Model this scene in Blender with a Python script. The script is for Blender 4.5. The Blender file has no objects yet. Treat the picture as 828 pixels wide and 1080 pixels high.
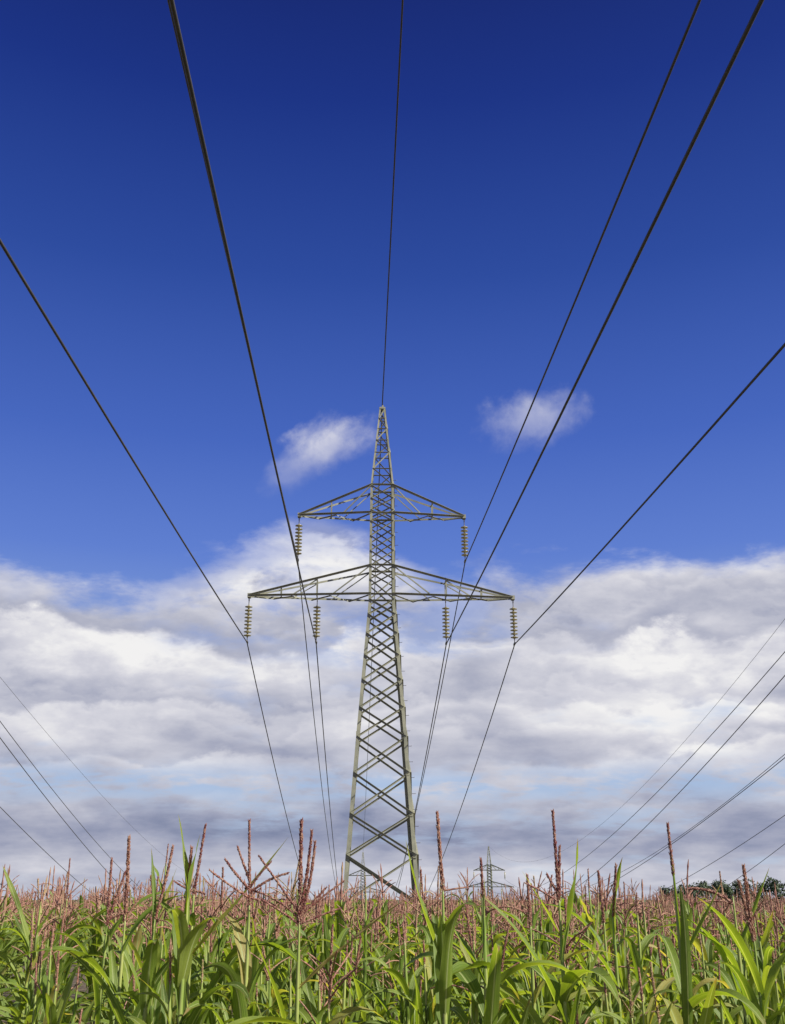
import bpy, math, random
import numpy as np
from mathutils import Vector, Matrix

rad = math.radians
SC = bpy.context.scene
COL = SC.collection
EXPO = 0.6
SKYK = 10.0 / 2 ** EXPO
EYE = 2.05                     # camera height above the field
F_PX, PITCH = 1087.0, 0.3582   # focal length in pixels of the 1080-high frame, camera tilt

# ------------------------------------------------------------------ helpers
class MB:
    """collects shapes, links them as one mesh object"""
    def __init__(self):
        self.v = []; self.f = []; self.m = []; self.uv = []; self.smooth = []
    def add(self, verts, faces, mi=0, uvs=None, smooth=False):
        o = len(self.v)
        self.v.extend([tuple(p) for p in verts])
        for k, fc in enumerate(faces):
            self.f.append([i + o for i in fc]); self.m.append(mi); self.smooth.append(smooth)
            self.uv.append([uvs[i] for i in fc] if uvs is not None else [(0.5, 0.5)] * len(fc))
    def box(self, c, s, mi=0):
        x, y, z = c; a, b, d = s[0] / 2, s[1] / 2, s[2] / 2
        vs = [(x + i * a, y + j * b, z + k * d) for i in (-1, 1) for j in (-1, 1) for k in (-1, 1)]
        self.add(vs, [(0, 1, 3, 2), (4, 6, 7, 5), (0, 4, 5, 1), (2, 3, 7, 6), (0, 2, 6, 4), (1, 5, 7, 3)], mi)
    def angle(self, p0, p1, a, t, d1, d2):
        """L-section steel bar from p0 to p1, flanges along d1 and d2"""
        p0, p1 = Vector(p0), Vector(p1); ax = (p1 - p0).normalized()
        d1 = Vector(d1); d1 = (d1 - ax * d1.dot(ax)).normalized()
        d2 = Vector(d2); d2 = (d2 - ax * d2.dot(ax)); d2 = (d2 - d1 * d2.dot(d1)).normalized()
        prof = [(0, 0), (a, 0), (a, t), (t, t), (t, a), (0, a)]
        vs = [p0 + d1 * u + d2 * w for u, w in prof] + [p1 + d1 * u + d2 * w for u, w in prof]
        fs = [(i, (i + 1) % 6, 6 + (i + 1) % 6, 6 + i) for i in range(6)]
        fs += [(0, 5, 4, 3), (0, 3, 2, 1), (6, 7, 8, 9), (6, 9, 10, 11)]
        self.add(vs, fs)
    def tube(self, pts, r, n=6, mi=0, smooth=True, caps=True, twist=0.0):
        pts = [Vector(p) for p in pts]; k = len(pts)
        rs = r if isinstance(r, (list, tuple)) else [r] * k
        vs = []; uvs = []
        ref = Vector((0, 0, 1)) if abs((pts[-1] - pts[0]).normalized().z) < 0.9 else Vector((1, 0, 0))
        for i, p in enumerate(pts):
            tg = (pts[min(i + 1, k - 1)] - pts[max(i - 1, 0)]).normalized()
            a = ref.cross(tg).normalized(); b = tg.cross(a)
            for j in range(n):
                t = 2 * math.pi * j / n + twist
                vs.append(p + a * (rs[i] * math.cos(t)) + b * (rs[i] * math.sin(t))); uvs.append((j / n, i / max(1, k - 1)))
        fs = [(i * n + j, i * n + (j + 1) % n, (i + 1) * n + (j + 1) % n, (i + 1) * n + j) for i in range(k - 1) for j in range(n)]
        if caps:
            fs += [tuple(range(n - 1, -1, -1)), tuple(range((k - 1) * n, k * n))]
        self.add(vs, fs, mi, uvs, smooth)
    def lathe(self, prof, c, n=12, mi=0):
        """profile of (r, z) turned about the vertical through c"""
        vs = []; k = len(prof)
        for r, z in prof:
            for j in range(n):
                t = 2 * math.pi * j / n
                vs.append((c[0] + r * math.cos(t), c[1] + r * math.sin(t), c[2] + z))
        fs = [(i * n + j, i * n + (j + 1) % n, (i + 1) * n + (j + 1) % n, (i + 1) * n + j) for i in range(k - 1) for j in range(n)]
        fs += [tuple(range(n - 1, -1, -1)), tuple(range((k - 1) * n, k * n))]
        self.add(vs, fs, mi, None, True)
    def mesh(self, name, mats):
        me = bpy.data.meshes.new(name)
        me.from_pydata(self.v, [], self.f)
        for m in (mats if isinstance(mats, (list, tuple)) else [mats]): me.materials.append(m)
        me.polygons.foreach_set('material_index', self.m)
        me.polygons.foreach_set('use_smooth', self.smooth)
        uv = me.uv_layers.new(name='UVMap')
        uv.data.foreach_set('uv', [c for f in self.uv for p in f for c in p])
        me.update()
        return me
    def build(self, name, mats, parent=None, loc=None):
        o = bpy.data.objects.new(name, self.mesh(name, mats)); COL.objects.link(o)
        if parent: o.parent = parent
        if loc: o.location = loc
        return o

def tag(o, label=None, cat=None, group=None, kind=None):
    if label: o['label'] = label
    if cat: o['category'] = cat
    if group: o['group'] = group
    if kind: o['kind'] = kind
    return o
def empty(name, loc=(0, 0, 0), rz=0.0):
    o = bpy.data.objects.new(name, None); COL.objects.link(o)
    o.empty_display_size = 0.2; o.location = loc; o.rotation_euler = (0, 0, rz); return o
def copy_tree(o, parent=None):
    c = o.copy(); COL.objects.link(c)
    if parent: c.parent = parent
    for ch in KIDS.get(o.name, o.children): copy_tree(ch, c)
    return c
KIDS = {}

def ground_z(x, y):
    """level field, then falling away behind the big pylon"""
    if y < 18: return 0.0
    if y < 72: return -0.62 * ((y - 18) / 54.0) ** 1.25
    t = min(1.0, (y - 72) / 235.0)
    return -0.62 - 12.6 * (t * t * (3 - 2 * t) * 0.6 + t * 0.4)

# ------------------------------------------------------------------ materials
class G:
    """small node-graph writer"""
    def __init__(self, tree): self.t = tree; self.n = tree.nodes; self.l = tree.links
    def node(self, typ, ins=None, **props):
        nd = self.n.new(typ)
        for k, v in props.items(): setattr(nd, k, v)
        for k, v in (ins or {}).items(): self.put(nd.inputs[k], v)
        return nd
    def put(self, sock, v):
        if isinstance(v, bpy.types.NodeSocket): self.l.new(v, sock)
        else: sock.default_value = v
    def m(self, op, a, b=0.0, c=0.0, clamp=False):
        nd = self.n.new('ShaderNodeMath'); nd.operation = op; nd.use_clamp = clamp
        for i, v in enumerate((a, b, c)): self.put(nd.inputs[i], v)
        return nd.outputs[0]
    def mix(self, f, a, b, blend='MIX'):
        nd = self.n.new('ShaderNodeMix'); nd.data_type = 'RGBA'; nd.blend_type = blend
        self.put(nd.inputs[0], f); self.put(nd.inputs[6], a if not isinstance(a, tuple) else (*a[:3], 1)); self.put(nd.inputs[7], b if not isinstance(b, tuple) else (*b[:3], 1))
        return nd.outputs[2]
    def ss(self, x, lo, hi):
        nd = self.n.new('ShaderNodeMapRange'); nd.interpolation_type = 'SMOOTHSTEP'
        self.put(nd.inputs[0], x); self.put(nd.inputs[1], lo); self.put(nd.inputs[2], hi)
        return nd.outputs[0]
    def ramp(self, f, stops):
        nd = self.n.new('ShaderNodeValToRGB'); self.put(nd.inputs[0], f)
        el = nd.color_ramp.elements
        while len(el) < len(stops): el.new(0.5)
        for e, (p, c) in zip(el, stops): e.position = p; e.color = (*c, 1)
        return nd.outputs[0]
    def noise(self, vec, scale, detail=4, rough=0.55, dist=0.0, lac=2.0):
        nd = self.node('ShaderNodeTexNoise', {'Scale': scale, 'Detail': detail, 'Roughness': rough, 'Distortion': dist, 'Lacunarity': lac})
        if vec is not None: self.l.new(vec, nd.inputs['Vector'])
        return nd.outputs['Fac']

def new_mat(name):
    m = bpy.data.materials.new(name); m.use_nodes = True
    m.node_tree.nodes.clear(); g = G(m.node_tree)
    out = g.node('ShaderNodeOutputMaterial')
    return m, g, out

def mat_steel(name, c1, c2, rough=0.55, metal=0.0):
    m, g, out = new_mat(name)
    tc = g.node('ShaderNodeTexCoord').outputs['Object']
    n1 = g.noise(tc, 1.3, 6, 0.65); n2 = g.noise(tc, 14, 4)
    col = g.mix(g.ss(n1, 0.35, 0.65), c1, c2)
    col = g.mix(g.m('MULTIPLY', g.ss(n2, 0.55, 0.75), 0.45), col, (0.10, 0.085, 0.06))
    b = g.node('ShaderNodeBsdfPrincipled', {'Base Color': col, 'Roughness': rough, 'Metallic': metal})
    g.l.new(b.outputs[0], out.inputs[0]); return m

M = {}
M['steel'] = mat_steel('pylon_paint', (0.30, 0.295, 0.205), (0.21, 0.215, 0.155))
M['steel_far'] = mat_steel('far_pylon_paint', (0.15, 0.165, 0.135), (0.12, 0.135, 0.115))
M['galv'] = mat_steel('fitting_steel', (0.16, 0.15, 0.14), (0.10, 0.095, 0.09), 0.45, 0.6)
M['wire'] = mat_steel('weathered_cable', (0.055, 0.05, 0.046), (0.034, 0.032, 0.032), 0.6)

m, g, out = new_mat('insulator_porcelain')
tc = g.node('ShaderNodeTexCoord').outputs['Object']
col = g.mix(g.ss(g.noise(tc, 5, 3), 0.4, 0.6), (0.40, 0.36, 0.20), (0.28, 0.25, 0.15))
b = g.node('ShaderNodeBsdfPrincipled', {'Base Color': col, 'Roughness': 0.22, 'Coat Weight': 0.4})
g.l.new(b.outputs[0], out.inputs[0]); M['porcelain'] = m

def mat_leaf(name, per_object=True):
    m, g, out = new_mat(name)
    uv = g.node('ShaderNodeUVMap', uv_map='UVMap').outputs[0]
    sep = g.node('ShaderNodeSeparateXYZ', {0: uv}); u, v = sep.outputs[0], sep.outputs[1]
    pos = g.node('ShaderNodeNewGeometry').outputs['Position']
    if per_object: rnd = g.node('ShaderNodeObjectInfo').outputs['Random']
    else: rnd = g.noise(pos, 2.3, 2)
    tint = g.ramp(rnd, [(0.0, (0.085, 0.150, 0.020)), (0.30, (0.130, 0.205, 0.024)), (0.65, (0.180, 0.255, 0.032)), (0.90, (0.23, 0.285, 0.045)), (0.95, (0.36, 0.33, 0.08)), (1.0, (0.42, 0.31, 0.14))])
    # fine parallel veins and blotches
    st = g.node('ShaderNodeCombineXYZ', {0: g.m('MULTIPLY', u, 26.0), 1: g.m('MULTIPLY', v, 1.6), 2: g.m('MULTIPLY', rnd, 31.0)}).outputs[0]
    vein = g.noise(st, 1.0, 3, 0.6)
    col = g.mix(g.m('MULTIPLY', g.ss(vein, 0.40, 0.66), 0.55), tint, (0.27, 0.33, 0.085))
    blot = g.noise(pos, 9.0, 4, 0.6)
    col = g.mix(g.m('MULTIPLY', g.ss(blot, 0.52, 0.72), 0.35), col, (0.045, 0.10, 0.018))
    mid = g.m('SUBTRACT', 1.0, g.ss(g.m('ABSOLUTE', g.m('SUBTRACT', u, 0.5)), 0.02, 0.075))
    col = g.mix(g.m('MULTIPLY', mid, 0.85), col, (0.40, 0.45, 0.20))
    # dried tips and margins
    edge = g.m('ABSOLUTE', g.m('SUBTRACT', u, 0.5))
    dry = g.m('ADD', g.m('MULTIPLY', g.ss(v, 0.72, 1.05), 0.8), g.m('MULTIPLY', g.ss(edge, 0.40, 0.5), 0.45))
    dry = g.ss(g.m('ADD', dry, g.m('SUBTRACT', g.noise(pos, 14.0, 3), 0.5)), 0.46, 0.8)
    col = g.mix(g.m('MULTIPLY', dry, 0.85), col, (0.30, 0.20, 0.085))
    bump = g.node('ShaderNodeBump', {'Strength': 0.6, 'Distance': 0.004, 'Height': vein}).outputs[0]
    p = g.node('ShaderNodeBsdfPrincipled', {'Base Color': col, 'Roughness': 0.48, 'Specular IOR Level': 0.4, 'Normal': bump})
    tcol = g.mix(1.0, col, (2.1, 2.0, 0.55), 'MULTIPLY')
    t = g.node('ShaderNodeBsdfTranslucent', {'Color': tcol})
    mx = g.node('ShaderNodeMixShader', {0: 0.44}); g.l.new(p.outputs[0], mx.inputs[1]); g.l.new(t.outputs[0], mx.inputs[2])
    g.l.new(mx.outputs[0], out.inputs[0]); return m
M['leaf'] = mat_leaf('maize_leaf', True)
M['field_leaf'] = mat_leaf('field_leaf', False)

def mat_stalk(name):
    m, g, out = new_mat(name)
    pos = g.node('ShaderNodeNewGeometry').outputs['Position']
    sp = g.node('ShaderNodeVectorMath', {0: pos, 1: (30, 30, 5)}, operation='MULTIPLY').outputs[0]
    n = g.noise(sp, 1.0, 4)
    col = g.mix(g.ss(n, 0.35, 0.65), (0.18, 0.26, 0.045), (0.32, 0.35, 0.10))
    b = g.node('ShaderNodeBsdfPrincipled', {'Base Color': col, 'Roughness': 0.45, 'Subsurface Weight': 0.0})
    g.l.new(b.outputs[0], out.inputs[0]); return m
M['stalk'] = mat_stalk('maize_stalk')

RED = [(0.15, (0.22, 0.065, 0.055)), (0.42, (0.30, 0.115, 0.08)), (0.62, (0.25, 0.075, 0.07)), (0.92, (0.33, 0.15, 0.09))]
MIXED = [(0.10, (0.29, 0.10, 0.08)), (0.32, (0.39, 0.18, 0.125)), (0.52, (0.32, 0.115, 0.10)), (0.70, (0.42, 0.22, 0.14)), (0.84, (0.50, 0.36, 0.18)), (0.96, (0.36, 0.33, 0.12))]
def mat_tassel(name, per_object, stops):
    m, g, out = new_mat(name)
    pos = g.node('ShaderNodeNewGeometry').outputs['Position']
    rnd = g.node('ShaderNodeObjectInfo').outputs['Random'] if per_object else g.noise(pos, 2.6, 3)
    if not per_object: rnd = g.ss(rnd, 0.28, 0.72)
    tint = g.ramp(rnd, stops)
    n = g.noise(pos, 70.0, 3, 0.6)
    col = g.mix(g.ss(n, 0.40, 0.62), tint, (0.47, 0.28, 0.19))
    n2 = g.noise(pos, 31.0, 2)
    col = g.mix(g.m('MULTIPLY', g.ss(n2, 0.55, 0.7), 0.6), col, (0.16, 0.045, 0.05))
    b = g.node('ShaderNodeBsdfPrincipled', {'Base Color': col, 'Roughness': 0.7})
    t = g.node('ShaderNodeBsdfTranslucent', {'Color': col})
    mx = g.node('ShaderNodeMixShader', {0: 0.25}); g.l.new(b.outputs[0], mx.inputs[1]); g.l.new(t.outputs[0], mx.inputs[2])
    g.l.new(mx.outputs[0], out.inputs[0]); return m
M['tassel'] = mat_tassel('maize_tassel', True, MIXED); M['tassel_red'] = mat_tassel('maize_tassel_red', True, RED)
M['field_tassel'] = mat_tassel('field_tassel', False, MIXED)

m, g, out = new_mat('field_ground')
pos = g.node('ShaderNodeNewGeometry').outputs['Position']
y = g.node('ShaderNodeSeparateXYZ', {0: pos}).outputs[1]
soil = g.mix(g.ss(g.noise(pos, 3.0, 6, 0.65), 0.35, 0.65), (0.085, 0.06, 0.038), (0.15, 0.11, 0.07))
grass = g.mix(g.ss(g.noise(pos, 0.02, 5, 0.6), 0.4, 0.6), (0.07, 0.11, 0.03), (0.13, 0.14, 0.05))
col = g.mix(g.ss(y, 80.0, 130.0), soil, grass)
bp = g.node('ShaderNodeBump', {'Strength': 0.6, 'Distance': 0.05, 'Height': g.noise(pos, 9.0, 6)}).outputs[0]
b = g.node('ShaderNodeBsdfPrincipled', {'Base Color': col, 'Roughness': 0.95, 'Normal': bp})
g.l.new(b.outputs[0], out.inputs[0]); M['ground'] = m

m, g, out = new_mat('tree_foliage')
pos = g.node('ShaderNodeNewGeometry').outputs['Position']
rnd = g.node('ShaderNodeObjectInfo').outputs['Random']
col = g.mix(g.ss(g.noise(pos, 0.6, 4), 0.35, 0.65), (0.03, 0.055, 0.022), (0.065, 0.095, 0.035))
col = g.mix(g.m('MULTIPLY', rnd, 0.5), col, (0.055, 0.06, 0.03))
b = g.node('ShaderNodeBsdfPrincipled', {'Base Color': col, 'Roughness': 0.7})
g.l.new(b.outputs[0], out.inputs[0]); M['foliage'] = m
M['bark'] = mat_steel('bark', (0.10, 0.075, 0.05), (0.07, 0.055, 0.04), 0.9)

# ------------------------------------------------------------------ ground
gm = MB()
xs = [-4000, -1500, -600, -300, -150, -75, -30, 0, 30, 75, 150, 300, 600, 1500, 4000]
ys = [-600, -200, -60, -20, 0, 18, 26, 34, 42, 50, 58, 65, 72, 85, 100, 120, 140, 165, 190, 220, 250, 280, 310, 360, 450, 700, 1200, 2500, 5000, 9000]
gv = [(x, y, ground_z(x, y)) for y in ys for x in xs]
nx = len(xs)
gm.add(gv, [(j * nx + i, j * nx + i + 1, (j + 1) * nx + i + 1, (j + 1) * nx + i) for j in range(len(ys) - 1) for i in range(nx - 1)], smooth=True)
tag(gm.build('ground', M['ground']), kind='structure')

# ------------------------------------------------------------------ pylon
# heights are above the pylon's own foot; half-width of the square shaft at a height
E0 = EYE
HWT = [(0.0, 1.915), (13.80 + E0, 0.652), (19.96 + E0, 0.603), (24.64 + E0, 0.150)]
def hw(z):
    for (a, wa), (b_, wb) in zip(HWT, HWT[1:]):
        if z <= b_: return wa + (wb - wa) * (z - a) / (b_ - a)
    return HWT[-1][1]
Z_LOW, Z_LOWTOP = 14.10 + E0, 15.66 + E0
Z_UP, Z_UPTOP = 18.42 + E0, 20.02 + E0
Z_TOP = 24.66 + E0
W_LOW, W_IN, W_UP = 6.62, 3.22, 4.26
CL_LOW, CL_UP = 11.82 + E0, 16.10 + E0          # conductor clamps
LOW_NODES = [v + E0 for v in (13.856, 13.066, 12.092, 10.992, 9.773, 8.442, 7.053, 5.396, 3.578, 1.778, -0.275)] + [0.12]
UP_NODES = [v + E0 for v in (13.856, 14.9, 15.60, 16.40, 17.2, 18.0, 18.60, 19.25, 19.957)]
PEAK_NODES = [v + E0 for v in (19.957, 20.954, 21.911, 22.654, 23.347, 23.989, 24.55)]
FACES = [((1, 0), (0, -1)), ((1, 0), (0, 1)), ((0, 1), (-1, 0)), ((0, 1), (1, 0))]   # (along, outward)

def face_pt(face, s, z, inset=0.0):
    (ax, ay), (ox, oy) = face; h = hw(z)
    return Vector((ax * s * (h - 0.04) + ox * (h - inset), ay * s * (h - 0.04) + oy * (h - inset), z))
def brace(mb, face, s0, z0, s1, z1, a, t, lift):
    """one L-bar across a face; its outstanding flange is on the upper edge"""
    (ax, ay), (ox, oy) = face
    # the stiffening flange of front and rear lacing points to -y, that of the sides to +x
    od = Vector((0, -1, 0)) if ox == 0 else Vector((1, 0, 0))
    p0, p1 = face_pt(face, s0, z0, lift), face_pt(face, s1, z1, lift)
    ax_ = (p1 - p0).normalized(); down = od.cross(ax_)
    if down.z > 0: down = -down
    mb.angle(p0 - down * a / 2, p1 - down * a / 2, a, t, down, od)

def insulator(parent, x, z_arm, z_cl, lod):
    r = empty('insulator_string', (x, 0, 0)); r.parent = parent
    n = 9; z0 = z_arm - 0.42; z1 = z_cl + 0.22; pitch = (z0 - z1) / n
    mb = MB()
    mb.tube([(0, 0, z_arm - 0.02), (0, 0, z_cl + 0.02)], 0.022, 6)
    mb.box((0, 0, z_arm - 0.10), (0.05, 0.10, 0.2)); mb.build('suspension_rod', M['galv'], r)
    prof = [(0.045, 0.0), (0.06, -0.045), (0.188, -0.085), (0.19, -0.105), (0.10, -0.11), (0.045, -0.15), (0.03, -0.19)]
    if lod:
        mb = MB(); mb.tube([(0, 0, z0), (0, 0, z1)], 0.14, 6); mb.build('insulator_disc', M['porcelain'], r)
    else:
        me = None
        for k in range(n):
            if me is None:
                mb = MB(); mb.lathe(prof, (0, 0, 0), 14); me = mb.mesh('insulator_disc', M['porcelain'])
            o = bpy.data.objects.new('insulator_disc', me); COL.objects.link(o); o.parent = r; o.location = (0, 0, z0 - k * pitch)
    mb = MB()   # suspension clamp: a shallow boat along the wire, with keeper plates
    mb.tube([(0, -0.26, z_cl - 0.03), (0, -0.12, z_cl), (0, 0.12, z_cl), (0, 0.26, z_cl - 0.03)], [0.035, 0.055, 0.055, 0.035], 8)
    mb.box((0, 0, z_cl + 0.09), (0.03, 0.09, 0.2)); mb.build('wire_clamp', M['galv'], r)

def crossarm(parent, side, zb, zt, w, posts, lod, mat):
    hb, ht = hw(zb), hw(zt)
    mb = MB(); a = 0.095 if not lod else 0.2; t = 0.012
    tip = lambda sy, z: Vector((side * w, sy * 0.09, z))
    B = lambda sy, u: Vector((side * (hb + (w - hb) * u), sy * (hb + (0.09 - hb) * u), zb))
    T = lambda sy, u: Vector((side * (ht + (w - ht) * u), sy * (ht + (0.09 - ht) * u), zt + (zb + 0.12 - zt) * u))
    for sy in (-1, 1):
        mb.angle(B(sy, -0.02) + Vector((0, 0, a)), B(sy, 1) + Vector((0, 0, a)), a, t, (0, 0, -1), (0, sy, 0))
        mb.angle(T(sy, -0.02), T(sy, 1), a, t, (0, 0, -1), (0, sy, 0))
    mb.box((side * w, 0, zb + 0.06), (0.16, 0.30, 0.2))
    arm = mb.build('crossarm', mat, parent)
    s = 0.055 if not lod else 0.08
    def strut(p, q, d1, d2):
        k = MB(); k.angle(p, q, s, 0.010, d1, d2); k.build('strut', mat, arm)
    for sy in (-1, 1):
        for u in posts:
            strut(B(sy, u), T(sy, u), (side, 0, 0), (0, -sy, 0))
        # diagonals from each upper node down and outward
        prev = 0.0
        for u in posts:
            strut(T(sy, prev) + Vector((0, 0, -0.12)), B(sy, prev + (u - prev) * 0.72), (0, 0, 1), (0, -sy, 0)); prev = u
    # lacing in the bottom plane
    N = 6 if w > 5 else 4
    if not lod:
        for k in range(N):
            u0, u1 = k / N * 0.95, (k + 1) / N * 0.95; sy = 1 if k % 2 else -1
            strut(B(sy, u0) + Vector((0, 0, -0.012)), B(-sy, u1) + Vector((0, 0, -0.012)), (0, 0, -1), (side, 0, 0))
        for u in posts:
            strut(B(-1, u) + Vector((0, 0, 0.09)), B(1, u) + Vector((0, 0, 0.09)), (0, 0, 1), (side, 0, 0))
            strut(T(-1, u) + Vector((0, 0, -0.01)), T(1, u) + Vector((0, 0, -0.01)), (0, 0, -1), (side, 0, 0))
    return arm

def make_pylon(name, loc, rz, lod=False):
    root = empty(name, loc, rz)
    mat = M['steel']
    # legs
    for sx in (-1, 1):
        for sy in (-1, 1):
            mb = MB(); zs = [HWT[0][0] - 0.8, HWT[1][0], HWT[2][0], HWT[3][0]]
            for (z0, z1, a) in ((zs[0], 9.0, 0.17), (9.0, zs[1], 0.15), (zs[1], zs[2], 0.125), (zs[2], zs[3], 0.085)):
                if lod: a *= 1.6
                p = lambda z: Vector((sx * hw(max(z, 0)), sy * hw(max(z, 0)), z))
                mb.angle(p(z0), p(z1), a, 0.016, (-sx, 0, 0), (0, -sy, 0))
            if not lod:      # gusset plates where the lacing meets the leg
                for z in LOW_NODES[1:-1]:
                    h = hw(z); mb.box((sx * (h - 0.11), sy * (h + 0.006), z), (0.17, 0.012, 0.24))
                for z in (9.0,):
                    h = hw(z); mb.box((sx * (h - 0.075), sy * (h + 0.016), z), (0.14, 0.014, 0.7))
            mb.build('leg', mat, root)
    lat = MB()
    for fi, fc in enumerate(FACES):
        for z1, z0 in zip(LOW_NODES, LOW_NODES[1:]):
            for s, lift in ((1, 0.020), (-1, 0.036)):
                mb = lat if lod else MB()
                brace(mb, fc, -s, z1, s, z0, 0.09 if not lod else 0.14, 0.010, lift)
                if not lod: mb.build('diagonal_brace', mat, root)
        for z0, z1 in zip(UP_NODES, UP_NODES[1:]):
            for s, lift in ((1, 0.018), (-1, 0.03)):
                brace(lat, fc, -s, z1, s, z0, 0.062 if not lod else 0.13, 0.008, lift)
        for k, (z0, z1) in enumerate(zip(PEAK_NODES, PEAK_NODES[1:])):
            s = 1 if (k + fi) % 2 else -1
            brace(lat, fc, -s, z0, s, z1, 0.05, 0.008, 0.018)
            brace(lat, fc, -1, z1, 1, z1, 0.05, 0.008, 0.030)
        for z in (Z_LOW + 0.04, Z_LOWTOP, Z_UP + 0.04, Z_UPTOP):
            brace(lat, fc, -1, z, 1, z, 0.085, 0.010, 0.045)
    tag(lat.build('lattice', mat, root), kind='stuff')
    mb = MB()                                   # peak cap and earth wire bracket
    mb.box((0, 0, Z_TOP - 0.02), (0.32, 0.32, 0.09)); mb.box((0.02, 0, Z_TOP + 0.10), (0.09, 0.16, 0.16))
    mb.build('peak_cap', mat, root)
    for side in (-1, 1):
        crossarm(root, side, Z_LOW, Z_LOWTOP, W_LOW, (0.43, 0.73), lod, mat)
        crossarm(root, side, Z_UP, Z_UPTOP, W_UP, (0.54,), lod, mat)
        insulator(root, side * W_LOW, Z_LOW, CL_LOW, lod)
        insulator(root, side * W_IN, Z_LOW, CL_LOW, lod)
        insulator(root, side * W_UP, Z_UP, CL_UP, lod)
    if not lod:                                 # climbing pegs on the near right leg
        z = 2.2; k = 0; me = None
        while z < 22.5:
            if me is None:
                mb = MB(); mb.tube([(-0.02, 0, 0), (0.17, 0, 0), (0.19, 0, 0.025)], 0.011, 6); me = mb.mesh('climbing_peg', M['galv'])
            o = bpy.data.objects.new('climbing_peg', me); COL.objects.link(o); o.parent = root
            h = hw(z); o.location = (h, -h + (0.05 if k % 2 else 0.11), z); z += 0.72; k += 1
        for sx in (-1, 1):
            for sy in (-1, 1):                  # concrete footings
                f = MB(); f.lathe([(0.42, -0.9), (0.42, 0.02), (0.38, 0.06), (0.0, 0.06)], (sx * 1.86, sy * 1.86, 0), 12)
                f.build('footing', M['ground'], root)
    return root

HD = 0.0315
XP, YP = -0.55, 50.0
pyl = make_pylon('power_pylon', (XP, YP, 0), HD)
tag(pyl, 'tall grey-green lattice steel pylon with two crossarms rising from the cornfield', 'power pylon')
FAR1 = Vector((-8.3, 305, 11.97 - 24.66))
FAR2 = Vector((26.6, 300, 13.27 - 24.66))
p1 = make_pylon('power_pylon', FAR1, HD, True)
tag(p1, 'tiny distant pylon seen between the legs of the tall near pylon', 'power pylon')
p2 = make_pylon('power_pylon', FAR2, HD, True)
tag(p2, 'tiny distant pylon above the corn to the right of the tall near pylon', 'power pylon')

# ------------------------------------------------------------------ wires
def span(a, b, sag, n=48):
    a, b = Vector(a), Vector(b); r = []
    for i in range(n + 1):
        t = i / n; p = a.lerp(b, t); p.z -= 4 * sag * t * (1 - t); r.append(p)
    return r
arm = Vector((math.cos(HD), math.sin(HD), 0)); td = Vector((math.sin(HD), -math.cos(HD), 0))
def at_pylon(base, w, z): return Vector((base[0], base[1], 0)) + arm * w + Vector((0, 0, base[2] + z - 0.03))
TOPW = Z_TOP + 0.22
MAIN = [('earth_wire', 0.0, TOPW, 2.2, -0.0008, 0.030, 'dark earth wire running straight up the sky from the pylon peak', 2.0),
        ('conductor_wire', -W_UP, CL_UP, 6, 0.0014, 0.027, 'dark cable hung from the left tip of the upper crossarm', 9.5),
        ('conductor_wire', -W_IN, CL_LOW, 6, 0.0027, 0.027, 'dark cable hung from the left inner insulator of the lower crossarm', 9.5),
        ('conductor_wire', -W_LOW, CL_LOW, 6, 0.0035, 0.027, 'dark cable hung from the far left tip of the lower crossarm', 9.5),
        ('conductor_wire', W_UP, CL_UP, 6, 0.0005, 0.027, 'dark cable hung from the right tip of the upper crossarm', 9.5),
        ('conductor_wire', W_IN, CL_LOW, 6, -0.0017, 0.027, 'dark cable hung from the right inner insulator of the lower crossarm', 9.5),
        ('conductor_wire', W_LOW, CL_LOW, 6, -0.0005, 0.027, 'dark cable hung from the far right tip of the lower crossarm', 9.5)]
for nm, w, z, sag, dl, r, lab, sagf in MAIN:
    a = at_pylon((XP, YP, 0), w, z)
    near_end = a + td * 300 + arm * (dl * 300)
    pts = list(reversed(span(a, near_end, sag, 60))) + span(a, at_pylon(FAR1, w, z), sagf, 48)[1:]
    mb = MB(); mb.tube(pts, r, 7)
    tag(mb.build(nm, M['wire']), lab, 'power line wire', 'wires of the near pylon')
RX = 28.4
RIGHT = [('earth_wire', 0, TOPW, 23.32, 11.28, 'topmost and faintest wire of the line crossing the sky at lower right'),
         ('conductor_wire', -W_UP, CL_UP, 16.06, 8.8, 'second wire from the top at lower right, crossing the bright cloud'),
         ('conductor_wire', -W_LOW, CL_LOW, 12.41, 9.2, 'third wire from the top in the line at lower right'),
         ('conductor_wire', W_UP, CL_UP, 17.9, 9.37, 'flatter wire of the two that meet at the right edge, running farther left'),
         ('conductor_wire', -W_IN, CL_LOW, 10.92, 7.62, 'steeper wire of the two that meet at the right edge'),
         ('conductor_wire', W_IN, CL_LOW, 12.74, 9.61, 'low wire just above the tree line at lower right'),
         ('conductor_wire', W_LOW, CL_LOW, 16.0, 14.2, 'lowest wire at the right edge, close over the dark trees')]
for nm, w, z, zn, sag, lab in RIGHT:
    b = at_pylon(FAR2, w, z); a = Vector((RX + w * 1.06, 50, zn + EYE))
    pts = list(reversed(span(a, a + td * 250, 6, 20))) + span(a, b, sag, 60)[1:]
    mb = MB(); mb.tube(pts, 0.026 if nm[0] == 'c' else 0.014, 5)
    tag(mb.build(nm, M['wire']), lab, 'power line wire', 'wires of the line on the right')
LEFT = [('earth_wire', 0, 23.12, 24.71, 4.4, 'faintest and uppermost wire crossing the clouds at lower left'),
        ('conductor_wire', 4.25, 16.26, 16.14, 7.84, 'upper wire of the close pair descending behind the corn at lower left'),
        ('conductor_wire', 6.6, 12.18, 11.81, 7.84, 'lower wire of the close pair descending behind the corn at lower left'),
        ('conductor_wire', 3.2, 12.18, 11.81, 7.84, 'lowest wire at the left edge, just above the tassels')]
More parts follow.
